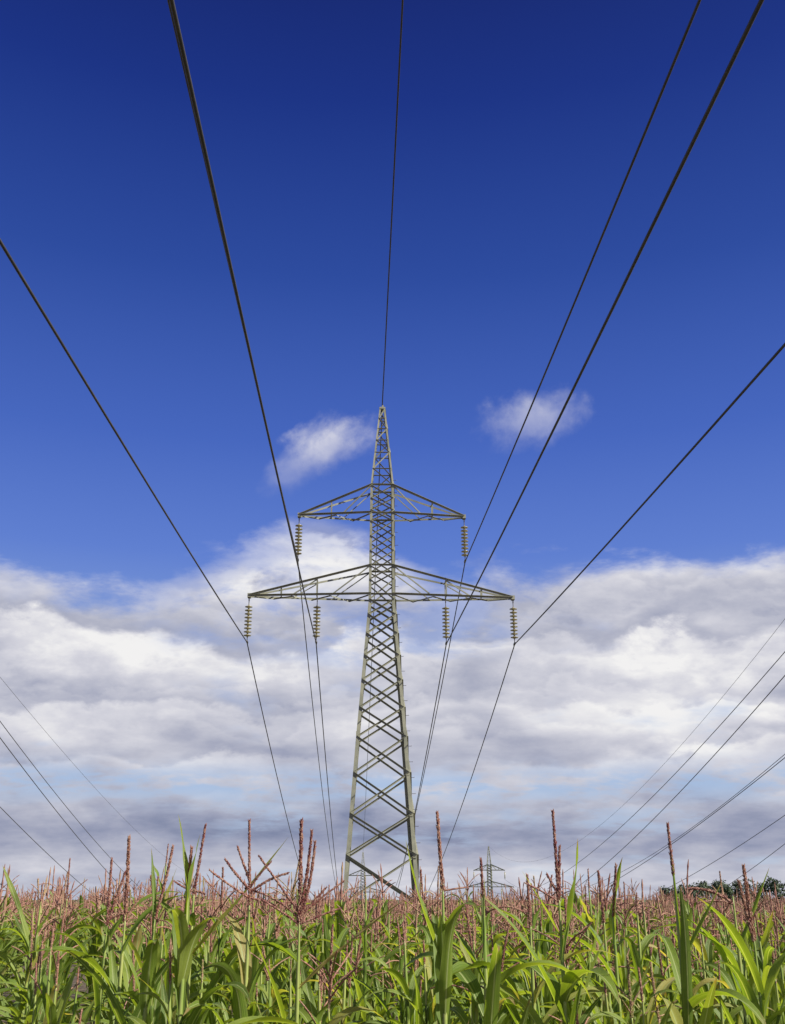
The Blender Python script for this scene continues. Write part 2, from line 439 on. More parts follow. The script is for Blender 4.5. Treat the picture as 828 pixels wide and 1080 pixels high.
for nm, w, zn, zf, sag, lab in LEFT:
    a = Vector((-31.18 + w * 1.214, 50, zn + EYE)); b = Vector((-52.8 + w, 319.4, zf + EYE - 20.8))
    pts = list(reversed(span(a, a + td * 250, 6, 20))) + span(a, b, sag, 60)[1:]
    mb = MB(); mb.tube(pts, 0.028 if nm[0] == 'c' else 0.016, 5)
    tag(mb.build(nm, M['wire']), lab, 'power line wire', 'wires of the line on the left')

# ------------------------------------------------------------------ maize
def leaf_shape(mb, base, phi, L, W, e0, e1, rng, segs=12, across=4, pw=1.3, drift=0.0, twist=0.0, mi=0, fold=0.35, kink=None):
    pos = Vector(base); ds = L / segs; vs = []; uvs = []
    ph0 = rng.uniform(0, 6.28); fr = rng.uniform(9, 15); amp = rng.uniform(0.05, 0.16)
    for i in range(segs + 1):
        s = i / segs
        a = e0 + (e1 - e0) * s ** pw
        if kink and s > kink[0]: a = kink[1]
        p = phi + drift * s * s
        tg = Vector((math.cos(a) * math.cos(p), math.cos(a) * math.sin(p), math.sin(a)))
        side = Vector((-math.sin(p), math.cos(p), 0)); nrm = side.cross(tg) * -1
        side = Matrix.Rotation(twist * s, 3, tg) @ side; nrm = tg.cross(side)
        w = W * (0.42 + 0.58 * min(1.0, s / 0.28) ** 0.8) * max(0.0, 1 - s ** 2.6) ** 0.8
        if i == segs: w = 0.0008
        for j in range(across + 1):
            u = -1 + 2 * j / across
            lift = abs(u) * w * fold * (1 - 0.75 * s) + math.sin(s * fr + ph0 + (1.9 if u > 0 else 0)) * amp * w * abs(u) ** 2
            vs.append(pos + side * (u * w / 2) + nrm * lift); uvs.append((j / across, s))
        pos = pos + tg * ds
    n = across + 1
    mb.add(vs, [(i * n + j, i * n + j + 1, (i + 1) * n + j + 1, (i + 1) * n + j) for i in range(segs) for j in range(across)], mi, uvs, True)
    return pos

def spikelets(mb, pts, r0, r1, size, dens, rng, mi=0):
    """a bristly spike: slim pods set round a curved axis"""
    pts = [Vector(p) for p in pts]; L = sum((q - p).length for p, q in zip(pts, pts[1:]))
    n = int(L * dens); k = len(pts) - 1
    mb.tube(pts, [0.0035] * k + [0.0015], 5, mi)
    for i in range(n):
        s = (i + rng.random()) / n; x = s * k; a = min(int(x), k - 1)
        p = pts[a].lerp(pts[a + 1], x - a); tg = (pts[a + 1] - pts[a]).normalized()
        ref = Vector((1, 0, 0)) if abs(tg.x) < 0.8 else Vector((0, 1, 0))
        e1 = tg.cross(ref).normalized(); e2 = tg.cross(e1); t = i * 2.4 + rng.uniform(-.4, .4)
        out = e1 * math.cos(t) + e2 * math.sin(t)
        rr = (r0 + (r1 - r0) * s) * rng.uniform(0.7, 1.2)
        c = p + out * rr * 0.55
        d = (tg + out * rng.uniform(0.25, 0.6)).normalized(); l = size * rng.uniform(0.75, 1.25); w = l * 0.27
        f1 = d.cross(out).normalized(); f2 = d.cross(f1)
        vs = [c - d * l * .45, c + f1 * w, c + f2 * w * .8, c - f1 * w, c - f2 * w * .8, c + d * l * .65]
        mb.add(vs, [(0, 2, 1), (0, 3, 2), (0, 4, 3), (0, 1, 4), (5, 1, 2), (5, 2, 3), (5, 3, 4), (5, 4, 1)], mi)

def curve(base, direc, L, droop, n=7, side=0.0):
    """axis starting along direc, bending down by droop radians in all"""
    p = Vector(base); d = Vector(direc).normalized(); out = [p.copy()]
    h = Vector((d.x, d.y, 0)); h = h.normalized() if h.length > 1e-3 else Vector((1, 0, 0))
    for i in range(n):
        ax = Vector((-h.y, h.x, 0)); d = Matrix.Rotation(droop / n, 3, ax) @ d
        p = p + d * (L / n); out.append(p.copy())
    return out

def tassel_mb(base, spec, rng):
    """spec: list of (offset up the rachis, azimuth, elevation, length, droop, thickness)"""
    mb = MB()
    for off, az, el, L, droop, th in spec:
        d = (math.cos(az) * math.cos(el), math.sin(az) * math.cos(el), math.sin(el))
        spikelets(mb, curve(Vector(base) + Vector((0, 0, off)), d, L, droop), 0.0105 * th, 0.0055 * th, 0.0145 * min(1.15, th + .15), 400, rng)
    return mb

def random_tassel(rng, style):
    up = math.pi / 2
    sp = [(0.0, rng.uniform(0, 6.28), up - rng.uniform(0.02, 0.14), rng.uniform(0.26, 0.36), rng.uniform(-.05, .15), rng.uniform(.7, .95))]
    nb = {'young': 0, 'single': rng.randint(0, 2), 'few': rng.randint(2, 4), 'many': rng.randint(5, 8), 'droop': rng.randint(4, 6)}[style]
    if style == 'young': sp[0] = (-0.02, 1.0, up - .05, rng.uniform(.10, .16), 0, .6)
    a0 = rng.uniform(0, 6.28)
    for k in range(nb):
        el = rng.uniform(0.75, 1.25) if style != 'droop' else rng.uniform(0.2, 0.9)
        sp.append((0.01 + 0.10 * k / max(1, nb), a0 + k * 2.4, el, rng.uniform(0.13, 0.24), rng.uniform(0.1, 0.7) if style != 'droop' else rng.uniform(0.8, 1.5), rng.uniform(.40, .55)))
    return sp

def leaf_pose(rng, u):
    q = rng.random()
    if q < 0.42: return rng.uniform(1.15, 1.48), rng.uniform(0.5, 1.3), 1.5           # stiff, upright
    if q < 0.78: return rng.uniform(1.2, 1.48), rng.uniform(-1.5, -0.9), rng.uniform(2.4, 4.5)   # upright, then folded over
    return rng.uniform(1.0, 1.35), rng.uniform(-1.1, -0.3), rng.uniform(1.1, 1.8)      # arching

def reach(L, z, H, e1):
    """upper blades are short enough to stay below the tassel"""
    return max(0.2, min(L, (H - 0.02 - z) / (0.92 if e1 > 0.2 else 0.66)))

def make_maize(name, rng, H, spec, leaves=None, lean=(0, 0), top_tube=0.05, tmat='tassel'):
    """H = height of the tassel's foot; leaves = explicit upper leaves added to the usual ladder below"""
    root = empty(name)
    st = MB(); n = 14
    axis = lambda z: Vector((lean[0] * (z / H) ** 2, lean[1] * (z / H) ** 2, z))
    zs = [H * i / n for i in range(n + 1)] + [H + top_tube]
    st.tube([axis(z) for z in zs], [0.0135 - 0.0062 * min(1.0, z / H) - 0.0030 * max(0.0, min(1.0, (z / H - 0.86) / 0.14)) - (0.0022 if z > H else 0) + (0.0008 if i % 2 else 0) for i, z in enumerate(zs)], 8)
    st.build('stalk', M['stalk'], root)
    tassel_mb(axis(H + 0.02), spec, rng).build('tassel', M[tmat], root)
    z = 0.80 + rng.uniform(0, .1); k = 0; az = rng.uniform(0, 6.28)
    top = H - (0.12 if leaves is None else 0.40)
    while z < top:
        u = z / H; mb = MB()
        L = rng.uniform(0.48, 0.72) * (1.0 if u < .8 else 0.8); W = rng.uniform(0.046, 0.070) * (1.0 if u < .8 else 0.85)
        e0, e1, pw = leaf_pose(rng, u)
        if rng.random() > 0.05: L = reach(L, z, H, e1)
        leaf_shape(mb, axis(z), az, L, W, e0, e1, rng, drift=rng.uniform(-.5, .5), twist=rng.uniform(-.9, .9), pw=pw, segs=14)
        # the sheath that clasps the stem below the blade
        mb.tube([axis(z - 0.14), axis(z - 0.02), axis(z + 0.02)], [0.0145 - 0.008 * u, 0.017 - 0.008 * u, 0.012 - 0.006 * u], 7, 0)
        mb.build('leaf', M['leaf'], root)
        az += math.pi + rng.uniform(-.5, .5); z += rng.uniform(0.125, 0.165); k += 1
    for lf in (leaves or []):
        mb = MB(); zz = lf.pop('z')
        if lf['W'] > 0.065: lf['W'] *= 0.78; lf['L'] *= 0.85
        leaf_shape(mb, axis(H + zz), rng=rng, **lf); mb.build('leaf', M['leaf'], root)
    return root

def unproj(px, py, d):
    """point at ground distance d (along y) seen at a pixel of the 828x1080 frame"""
    u = (px - 414) / F_PX; v = (540 - py) / F_PX
    dy = math.cos(PITCH) - v * math.sin(PITCH); dz = math.sin(PITCH) + v * math.cos(PITCH)
    return Vector((u / dy * d, d, EYE + dz / dy * d))

UP = math.pi / 2
# the plants that stand out against the sky: (px of tassel, py of its top, distance, spec, upper leaves, lean, label)
HERO = [
 (137, 882, 4.9, [(0, 2.9, UP - .03, .36, .02, 1.35), (.0, 0.4, 1.2, .12, .3, .7), (.01, 3.6, 1.15, .10, .3, .7)], [dict(z=-.12, phi=.5, L=.55, W=.07, e0=1.2, e1=-.3), dict(z=-.3, phi=3.4, L=.7, W=.09, e0=1.0, e1=-.9)], (0, 0),
  'corn plant at far left with one thick upright reddish spike, clear against cloud'),
 (187, 893, 4.6, [(0, 0.1, 1.32, .30, -.12, .85)], [dict(z=-.05, phi=2.6, L=.36, W=.028, e0=1.5, e1=1.35), dict(z=-.34, phi=5.0, L=.5, W=.08, e0=1.3, e1=-1.0, pw=3)], (0.03, 0),
  'corn plant with a bare tassel leaning to the right beside upright green blades'),
 (202, 893, 4.3, [(0, 1.0, UP - .02, .17, 0, .9)], [dict(z=-.1, phi=3.0, L=.42, W=.05, e0=1.5, e1=1.3), dict(z=-.06, phi=.1, L=.30, W=.045, e0=1.5, e1=1.4), dict(z=-.30, phi=4.4, L=.40, W=.09, e0=1.4, e1=-1.3, pw=4), dict(z=-.32, phi=5.6, L=.42, W=.085, e0=1.3, e1=-.9, pw=3)], (0, 0),
  'corn plant with a short tassel held between two stiff upright green blades'),
 (217, 869, 4.6, [(0, 0.0, 1.46, .29, 0, .8), (.015, 3.1, .35, .10, -.2, .65), (.02, 0.1, -.1, .05, .3, .65)], [dict(z=-.10, phi=4.6, L=.34, W=.085, e0=.5, e1=-1.5), dict(z=-.22, phi=.05, L=.62, W=.05, e0=.85, e1=.95)], (0, 0),
  'corn plant with a slim tilted tassel that has one stub sideways at its foot'),
 (263, 865, 4.4, [(0, 3.0, UP - .05, .33, 0, .8), (.06, 3.3, .75, .16, -.15, .7), (.09, 3.0, 1.1, .15, -.1, .7), (.05, 0.1, .75, .17, .5, .75), (.03, 3.5, .5, .20, -.1, .6), (.07, 0.0, 1.0, .13, .2, .6), (.03, .3, -.1, .12, .3, .6)], [dict(z=-.3, phi=2.2, L=.36, W=.06, e0=1.4, e1=.4), dict(z=-.36, phi=.3, L=.5, W=.08, e0=1.2, e1=-1.0, pw=2.5)], (0, 0),
  'corn plant with a widely branched tassel like a candelabra'),
 (318, 864, 4.4, [(0, 3.0, UP - .01, .40, 0, 1.35), (.03, 0.0, 1.38, .33, -.12, .95), (.01, 0.1, 1.25, .31, -.25, .9), (.04, 3.1, .9, .28, .0, .65), (.0, 3.3, .6, .18, .1, .6), (.02, 3.0, .8, .26, .6, .6), (.03, 0.2, .7, .22, .1, .6), (.02, .1, .9, .16, .1, .6), (.0, .2, .4, .18, .1, .55)], [dict(z=-.12, phi=2.6, L=.55, W=.095, e0=.5, e1=-1.3), dict(z=-.22, phi=0.1, L=.62, W=.04, e0=.72, e1=.55), dict(z=-.34, phi=3.7, L=.6, W=.08, e0=.2, e1=-.9)], (0, 0),
  'corn plant with three fat upright spikes side by side and a pale yellow-green stem'),
 (461, 856, 4.3, [(0, 3.0, UP - .06, .30, .0, 1.0), (.0, .1, .2, .10, .1, .4)], [dict(z=-.26, phi=3.05, L=.50, W=.045, e0=1.18, e1=1.42), dict(z=-.36, phi=5.2, L=.40, W=.085, e0=1.5, e1=-1.5, pw=5), dict(z=-.34, phi=4.5, L=.34, W=.07, e0=1.45, e1=1.2), dict(z=-.3, phi=.6, L=.5, W=.1, e0=.4, e1=-1.2)], (0, 0),
  'corn plant right of the pylon legs with a single red spike above a folded leaf'),
 (507, 905, 4.4, [(0, 3.1, UP - .04, .15, 0, .8)], [dict(z=-.30, phi=.1, L=.40, W=.034, e0=1.56, e1=1.54), dict(z=-.3, phi=2.9, L=.35, W=.05, e0=1.05, e1=.9), dict(z=-.36, phi=.0, L=.6, W=.11, e0=.9, e1=-1.4)], (0, 0),
  'corn plant whose dark red tip pokes from a narrow upright green sheath'),
 (583, 855, 4.5, [(0, 3.1, UP - .02, .36, 0, .95), (.02, .1, 1.5, .20, 0, .9), (.02, 3.1, 1.15, .10, .1, .8), (.0, 3.2, .6, .16, .2, .5)], [dict(z=-.2, phi=.1, L=.48, W=.055, e0=1.28, e1=1.52), dict(z=-.12, phi=3.0, L=.30, W=.03, e0=1.1, e1=1.0), dict(z=-.36, phi=5.1, L=.55, W=.11, e0=.9, e1=-1.2), dict(z=-.4, phi=2.4, L=.5, W=.09, e0=1.1, e1=-.5)], (0, 0),
  'corn plant with a thin straight tassel, a shorter spike and broad upright blade beside it'),
 (650, 911, 5.2, [(0, 0.1, UP - .14, .24, 0, .9)], [dict(z=-.1, phi=.3, L=.4, W=.05, e0=1.5, e1=1.2), dict(z=-.3, phi=3.0, L=.6, W=.08, e0=1.2, e1=-.5)], (0, 0),
  'corn plant with a thin tassel tilted right on a dark green stem'),
 (631, 919, 5.4, [(0, 3.0, UP - .05, .24, 0, 1.0)], [dict(z=-.15, phi=2.8, L=.5, W=.06, e0=1.2, e1=-.4)], (0, 0),
  'corn plant with a short plain red spike, left of a tilted one'),
 (704, 868, 4.3, [(0, 3.0, UP - .03, .20, 0, .85)], [dict(z=-.42, phi=3.2, L=.55, W=.036, e0=1.57, e1=1.55), dict(z=-.30, phi=.15, L=.36, W=.035, e0=.95, e1=1.05), dict(z=-.52, phi=.2, L=.36, W=.085, e0=1.3, e1=-1.5, pw=2.0), dict(z=-.48, phi=5.3, L=.5, W=.11, e0=.7, e1=-1.2)], (0, 0),
  'corn plant with a needle-like tassel on a long straight green shoot, before the trees'),
 (735, 918, 4.8, [(0, 3.05, .75, .20, .75, .9), (.0, 3.2, .3, .16, .5, .6)], [dict(z=-.18, phi=.2, L=.4, W=.035, e0=1.05, e1=1.1), dict(z=-.3, phi=3.0, L=.55, W=.08, e0=1.2, e1=-.5)], (0, 0),
  'corn plant whose tassel has bent over sideways, beside a pale leaf tip'),
 (784, 912, 4.6, [(0, 3.0, UP - .03, .30, 0, 1.3), (.0, 3.1, 1.42, .24, .0, 1.0)], [dict(z=-.2, phi=3.6, L=.5, W=.06, e0=1.3, e1=.4), dict(z=-.3, phi=.1, L=.6, W=.09, e0=1.3, e1=.2)], (0, 0),
  'corn plant at the right edge with a thick pair of reddish spikes'),
 (556, 922, 4.9, [(0, 3.0, UP - .02, .22, 0, .9), (.04, 3.0, .9, .22, 1.5, .5)], [dict(z=-.02, phi=3.05, L=.34, W=.02, e0=.9, e1=-.5), dict(z=-.3, phi=.2, L=.6, W=.08, e0=1.1, e1=-.6)], (0, 0),
  'corn plant with a yellowed thin blade arching left over its short tassel'),
 (118, 905, 5.2, [(0, 3.0, UP - .02, .30, 0, .9), (.01, .1, 1.3, .24, 0, .85), (.02, 0, .6, .12, .4, .6)], [dict(z=-.1, phi=.6, L=.5, W=.06, e0=1.2, e1=-.3)], (0, 0),
  'corn plant with two forked spikes just left of the thick single spike'),
]
rng = random.Random(11)
hero_xy = []
for px, py, d, spec, lv, lean, lab in HERO:
    pt = unproj(px, py, d); H = pt.z - (spec[0][0] + spec[0][3] * math.sin(spec[0][2])) - 0.02
    dx = spec[0][3] * math.cos(spec[0][2]) * math.cos(spec[0][1])
    r = make_maize('maize_plant', rng, H, spec, [dict(l) for l in lv], lean, tmat='tassel_red')
    r.location = (pt.x - dx - lean[0], pt.y, 0); hero_xy.append((r.location.x, pt.y))
    tag(r, lab, 'corn plant', 'corn plants at the front of the field')

PROTO = []; PTOP = []
STY = ['young', 'young', 'young', 'young', 'young', 'single', 'few', 'many', 'few', 'droop', 'many', 'single', 'few', 'droop', 'many', 'few', 'many']
GENERIC = {'young': 'leafy green corn plant with only a stub of a tassel within the crowd',
           'single': 'green corn plant with a plain single-spiked tassel within the crowd',
           'few': 'green corn plant with a sparsely forked tassel within the crowd',
           'many': 'green corn plant with a bushy many-branched tassel within the crowd',
           'droop': 'green corn plant with drooping tassel branches within the crowd'}
for i, s in enumerate(STY):
    rg = random.Random(100 + i)
    r = make_maize('maize_plant', rg, 1.90, random_tassel(rg, s), top_tube=0.03)
    r['label'] = GENERIC[s]; r['category'] = 'corn plant'; r['group'] = 'corn plants with ' + {'young': 'stub', 'single': 'plain', 'few': 'sparse', 'many': 'bushy', 'droop': 'drooping'}[s] + ' tassels'
    PTOP.append(max(v.co.z for ch in r.children for v in ch.data.vertices))
    PROTO.append(r); KIDS[r.name] = list(r.children)
    for ch in r.children: KIDS[ch.name] = []

# sowing: rows across the view, jittered
rng = random.Random(5)
cand = []
ROW, GAP, ANG = 0.56, 0.17, rad(17)
ca, sa = math.cos(ANG), math.sin(ANG)
def sow(y0, y1, wedge, row, gap):
    R = y1 * 1.3; out = []
    for i in range(-int(R / row), int(R / row) + 1):
        for j in range(-int(R / gap), int(R / gap) + 1):
            a = i * row + rng.uniform(-.1, .1); b_ = j * gap + rng.uniform(-.07, .07)
            x, y = a * ca - b_ * sa, a * sa + b_ * ca
            if y0 <= y < y1 and abs(x) < wedge * y + 0.6: out.append((x, y))
    return out
cand = sow(4.3, 13.0, 0.42, ROW, GAP)
cand = [c for c in cand if all(math.hypot(c[0] - h[0], c[1] - h[1]) > 0.11 for h in hero_xy)]
cand.sort(key=lambda c: c[1])
N_IND = 300 - len(HERO)
def crop_top(x, y):
    """tassel tip above eye level: the front of the field stands lower"""
    t = max(0.0, min(1.0, (y - 4.0) / 4.5))
    return -0.23 + (0.19 - 0.16 * x / y) * t + rng.gauss(0.0, 0.095) + (rng.uniform(0.08, 0.30) if t > 0.35 and rng.random() < 0.20 else 0)
near, rest = cand[:N_IND], cand[N_IND:]
used = [False] * len(PROTO)
for x, y in near:
    k = rng.randrange(5) if rng.random() < 0.75 - 0.13 * max(0, y - 4.6) else rng.randrange(5, len(PROTO))
    o = PROTO[k]
    if used[k]: o = copy_tree(PROTO[k])
    used[k] = True
    h = (EYE + crop_top(x, y)) / PTOP[k]
    s = rng.uniform(0.9, 1.08)
    o.location = (x, y, 0); o.scale = (s, s, h); o.rotation_euler = (rng.gauss(0, .025), rng.gauss(0, .025), rng.uniform(0, 6.28))

# the rest of the field: one uncountable mass
def template(rg, fine):
    mb = MB(); H = 1.90
    if fine:
        mb.tube([(0, 0, 0.9), (0, 0, H)], [0.01, 0.006], 4, 1, caps=False)
    z = 1.0 if fine else 1.35; az = rg.uniform(0, 6.28)
    while z < H - 0.08:
        u = z / H; leaf_pose3 = leaf_pose(rg, u)
        leaf_shape(mb, (0, 0, z), az, reach(rg.uniform(.5, .8), z, H, leaf_pose3[1]), rg.uniform(.06, .085), *leaf_pose3[:2], rg, pw=leaf_pose3[2], segs=7 if fine else 5, across=2, drift=rg.uniform(-.6, .6), twist=rg.uniform(-.8, .8))
        az += math.pi + rg.uniform(-.6, .6); z += 0.19 if fine else 0.24
    for off, a, el, L, dr, th in random_tassel(rg, rg.choice(['single', 'few', 'many', 'droop', 'many'])):
        d = (math.cos(a) * math.cos(el), math.sin(a) * math.cos(el), math.sin(el))
        pts = curve((0, 0, H + off), d, L, dr, 6 if fine else 3)
        rr = 0.0115 * th
        mb.tube(pts, [rr * (0.7 + 0.5 * (i % 2)) * (1 - .35 * i / len(pts)) for i in range(len(pts) - 1)] + [rr * .25], 5 if fine else 3, 2, smooth=False, caps=False)
    nv = len(mb.v); co = np.array(mb.v, np.float32)
    sizes = np.array([len(f) for f in mb.f], np.int32); loops = np.array([i for f in mb.f for i in f], np.int32)
    return co, sizes, loops, np.array(mb.m, np.int32), np.array([c for f in mb.uv for c in f], np.float32), np.array(mb.smooth, bool)
T_FINE = [template(random.Random(300 + i), True) for i in range(14)]
T_FAR = [template(random.Random(400 + i), False) for i in range(14)]
mid_pts = rest + sow(13.0, 26.0, 0.50, 0.62, 0.20)
far_pts = sow(26.0, 100.0, 0.50, 0.8, 0.30)
acc = [[], [], [], [], [], []]; off = 0
for pts, temps in ((mid_pts, T_FINE), (far_pts, T_FAR)):
    for x, y in pts:
        co, sz, lp, mi, uv, sm = temps[rng.randrange(len(temps))]
        a = rng.uniform(0, 6.28); c, s = math.cos(a), math.sin(a); hz = (EYE + (crop_top(x, y) if y < 26 else rng.gauss(0.04, 0.11))) / co[:, 2].max()
        tx, ty = rng.gauss(0, .03), rng.gauss(0, .03)
        o = np.empty_like(co)
        zz = co[:, 2] * hz
        o[:, 0] = co[:, 0] * c - co[:, 1] * s + x + zz * tx; o[:, 1] = co[:, 0] * s + co[:, 1] * c + y + zz * ty; o[:, 2] = zz + ground_z(x, y)
        acc[0].append(o); acc[1].append(sz); acc[2].append(lp + off); acc[3].append(mi); acc[4].append(uv); acc[5].append(sm); off += len(co)
co, sz, lp, mi, uv, sm = [np.concatenate(a) for a in acc]
me = bpy.data.meshes.new('maize_field')
me.vertices.add(len(co)); me.vertices.foreach_set('co', co.ravel())
me.loops.add(len(lp)); me.loops.foreach_set('vertex_index', lp)
me.polygons.add(len(sz)); me.polygons.foreach_set('loop_start', np.concatenate([[0], np.cumsum(sz)[:-1]]).astype(np.int32))
me.polygons.foreach_set('material_index', mi); me.polygons.foreach_set('use_smooth', sm)
for mm in (M['field_leaf'], M['stalk'], M['field_tassel']): me.materials.append(mm)
ul = me.uv_layers.new(name='UVMap'); ul.data.foreach_set('uv', uv.ravel())
me.update(calc_edges=True); me.validate()
fo = bpy.data.objects.new('maize_field', me); COL.objects.link(fo)
tag(fo, 'dense mass of red-tasselled corn stretching back to the skyline', 'cornfield', kind='stuff')

# ------------------------------------------------------------------ far trees
def make_tree(loc, H, R, seed, label):
    rg = random.Random(seed); root = empty('broadleaf_tree', loc)
    tb = MB(); tb.tube([(0, 0, -0.5), (0.1, 0, H * .3), (0, .1, H * .8)], [0.4, 0.3, 0.08], 7)
    for k in range(6):
        a = k * 1.1; z = H * (.3 + .08 * k)
        tb.tube([(0.05, 0, z), (R * .5 * math.cos(a), R * .5 * math.sin(a), z + H * .16)], [0.16, 0.04], 5)
    tb.build('trunk', M['bark'], root)
    mb = MB(); lobes = []
    for k in range(19):
        a = rg.uniform(0, 6.28); z = rg.uniform(.22, .90); rr = R * (1 - abs(z - .5) * 1.1) * rg.uniform(.2, .8)
        lobes.append((Vector((rr * math.cos(a), rr * math.sin(a), H * z)), R * rg.uniform(.25, .45)))
    lobes.append((Vector((0, 0, H * .88)), R * .3))
    for c, r in lobes:
        for i in range(95):
            d = Vector((rg.gauss(0, 1), rg.gauss(0, 1), rg.gauss(0, 1))).normalized()
            p = c + d * r * rg.uniform(.55, 1.08); s = rg.uniform(.25, .55)
            a = Vector((rg.gauss(0, 1), rg.gauss(0, 1), rg.gauss(0, 1))).normalized(); b_ = a.cross(d).normalized()
            mb.add([p - a * s, p + b_ * s * .6, p + a * s, p - b_ * s * .6], [(0, 1, 2, 3)])
    mb.build('crown', M['foliage'], root)
    tag(root, label, 'tree', 'trees beyond the field at right')
TREES = [(703, 941, 360, 'small bush-like tree farthest left in the dark tree line'), (718, 939, 365, 'low dark tree second from the left in the tree line'),
         (730, 937, 340, 'low rounded dark tree left of the middle of the tree line'), (742, 932, 345, 'tall dark tree with a pointed top behind a pale leaf tip'),
         (754, 934, 352, 'dark bushy tree in the middle of the tree line'), (765, 937, 338, 'lower dark tree in a dip of the tree line'),
         (776, 933, 348, 'full round dark tree right of the dip in the tree line'), (789, 931, 340, 'dark tree behind the thick pair of spikes at right'),
         (802, 934, 350, 'dark tree second from the right end of the tree line'), (817, 930, 345, 'dark tree at the right end of the tree line')]
for i, (px, py, d, lab) in enumerate(TREES):
    q = unproj(px, py - 7, d); gz = ground_z(q.x, d); H = q.z - gz
    make_tree((q.x, d, gz), H, 3.6 + (i * 37 % 5) * .35 + 1.6, 50 + i, lab)

# ------------------------------------------------------------------ light and sky
sun_dir = Vector((0.75, -0.35, 0.66)).normalized()
sun_el = math.asin(sun_dir.z); sun_rot = math.atan2(sun_dir.x, sun_dir.y)
sl = bpy.data.lights.new('sun', 'SUN'); sl.energy = 5.0; sl.angle = rad(0.5); sl.color = (1.0, 0.95, 0.87)
so = bpy.data.objects.new('sun', sl); COL.objects.link(so)
so.rotation_euler = sun_dir.to_track_quat('Z', 'Y').to_euler()

world = bpy.data.worlds.new('World'); SC.world = world; world.use_nodes = True
world.node_tree.nodes.clear(); g = G(world.node_tree)
wout = g.node('ShaderNodeOutputWorld'); bg = g.node('ShaderNodeBackground', {'Strength': 0.1}); g.l.new(bg.outputs[0], wout.inputs[0])
sky = g.node('ShaderNodeTexSky', sky_type='NISHITA', sun_disc=False, sun_elevation=sun_el, sun_rotation=sun_rot, altitude=200, air_density=1.0, dust_density=0.6, ozone_density=2.0)
dirv = g.node('ShaderNodeTexCoord').outputs['Generated']
sx, sy_, sz_ = [g.node('ShaderNodeSeparateXYZ', {0: dirv}).outputs[i] for i in range(3)]
elev = g.m('MULTIPLY', g.m('ARCSINE', sz_), 57.2958)
azim = g.m('MULTIPLY', g.m('ARCTAN2', sx, sy_), 57.2958)
def S(r, gg, b_):
    lin = lambda c: ((c / 255 + 0.055) / 1.055) ** 2.4 if c > 10 else c / 255 / 12.92
    return (lin(r), lin(gg), lin(b_))
# clear air: the sky texture, deepened the way a polarised sky photographs
deep = g.ramp(g.m('DIVIDE', elev, 90.0), [(0.0, S(172, 190, 216)), (0.07, S(160, 186, 224)), (0.20, S(92, 124, 208)), (0.27, S(66, 99, 190)), (0.37, S(38, 70, 158)), (0.47, S(15, 42, 130)), (0.56, S(4, 20, 100)), (1.0, S(4, 16, 80))])
deep10 = g.mix(1.0, deep, (SKYK, SKYK, SKYK), 'MULTIPLY')
blue = g.mix(0.93, sky.outputs[0], deep10)

# cloud layer seen in perspective: project the direction on a high plane
den = g.m('ADD', g.m('MAXIMUM', sz_, 0.0), 0.20)
px_, py_ = g.m('DIVIDE', sx, den), g.m('DIVIDE', sy_, den)
P = g.node('ShaderNodeCombineXYZ', {0: px_, 1: g.m('MULTIPLY', py_, 1.15), 2: 3.7}).outputs[0]
D4 = g.node('ShaderNodeVectorMath', {0: dirv, 1: (5.0, 5.0, 11.0)}, operation='MULTIPLY').outputs[0]
shift = g.node('ShaderNodeVectorMath', {0: D4, 1: (0.12, 0.0, 0.26)}, operation='ADD').outputs[0]
n_a = g.noise(D4, 1.5, 9, 0.54, 0.2); n_b = g.noise(shift, 1.5, 9, 0.54, 0.2)
n_c = g.noise(P, 1.5, 5, 0.5, 0.2)
n_d = g.noise(P, 4.6, 9, 0.6, 0.15)
D3 = g.node('ShaderNodeVectorMath', {0: dirv, 1: (7.0, 7.0, 16.0)}, operation='MULTIPLY').outputs[0]
n_e = g.noise(D3, 1.0, 7, 0.55, 0.2)
bump1 = g.m('POWER', 2.718, g.m('MULTIPLY', g.m('POWER', g.m('DIVIDE', g.m('ADD', azim, 3.6), 4.6), 2.0), -1.0))
leftlow = g.m('MULTIPLY', g.ss(g.m('MULTIPLY', azim, -1.0), 8.0, 15.0), 1.7)
bump2 = g.m('POWER', 2.718, g.m('MULTIPLY', g.m('POWER', g.m('DIVIDE', g.m('SUBTRACT', azim, 2.6), 2.0), 2.0), -1.0))
edge = g.m('ADD', g.m('SUBTRACT', g.m('SUBTRACT', g.m('ADD', 17.3, g.m('MULTIPLY', bump1, 2.2)), leftlow), g.m('MULTIPLY', bump2, 1.6)), g.m('ADD', g.m('MULTIPLY', g.m('SUBTRACT', n_e, 0.5), 3.6), g.m('MULTIPLY', g.m('SUBTRACT', n_d, 0.5), 6.5)))
bank = g.ss(g.m('SUBTRACT', edge, elev), -0.9, 1.7)
gap = g.m('MULTIPLY', g.ss(n_c, 0.50, 0.64), g.ss(n_d, 0.42, 0.60))
strip = g.m('MULTIPLY', g.m('POWER', 2.718, g.m('MULTIPLY', g.m('POWER', g.m('DIVIDE', g.m('SUBTRACT', elev, 5.6), 0.9), 2.0), -1.0)), g.ss(n_d, 0.38, 0.58))
holes = g.m('MAXIMUM', g.m('MULTIPLY', gap, 0.6), g.m('MULTIPLY', strip, 0.85))
bank = g.m('MULTIPLY', bank, g.m('SUBTRACT', 1.0, holes))
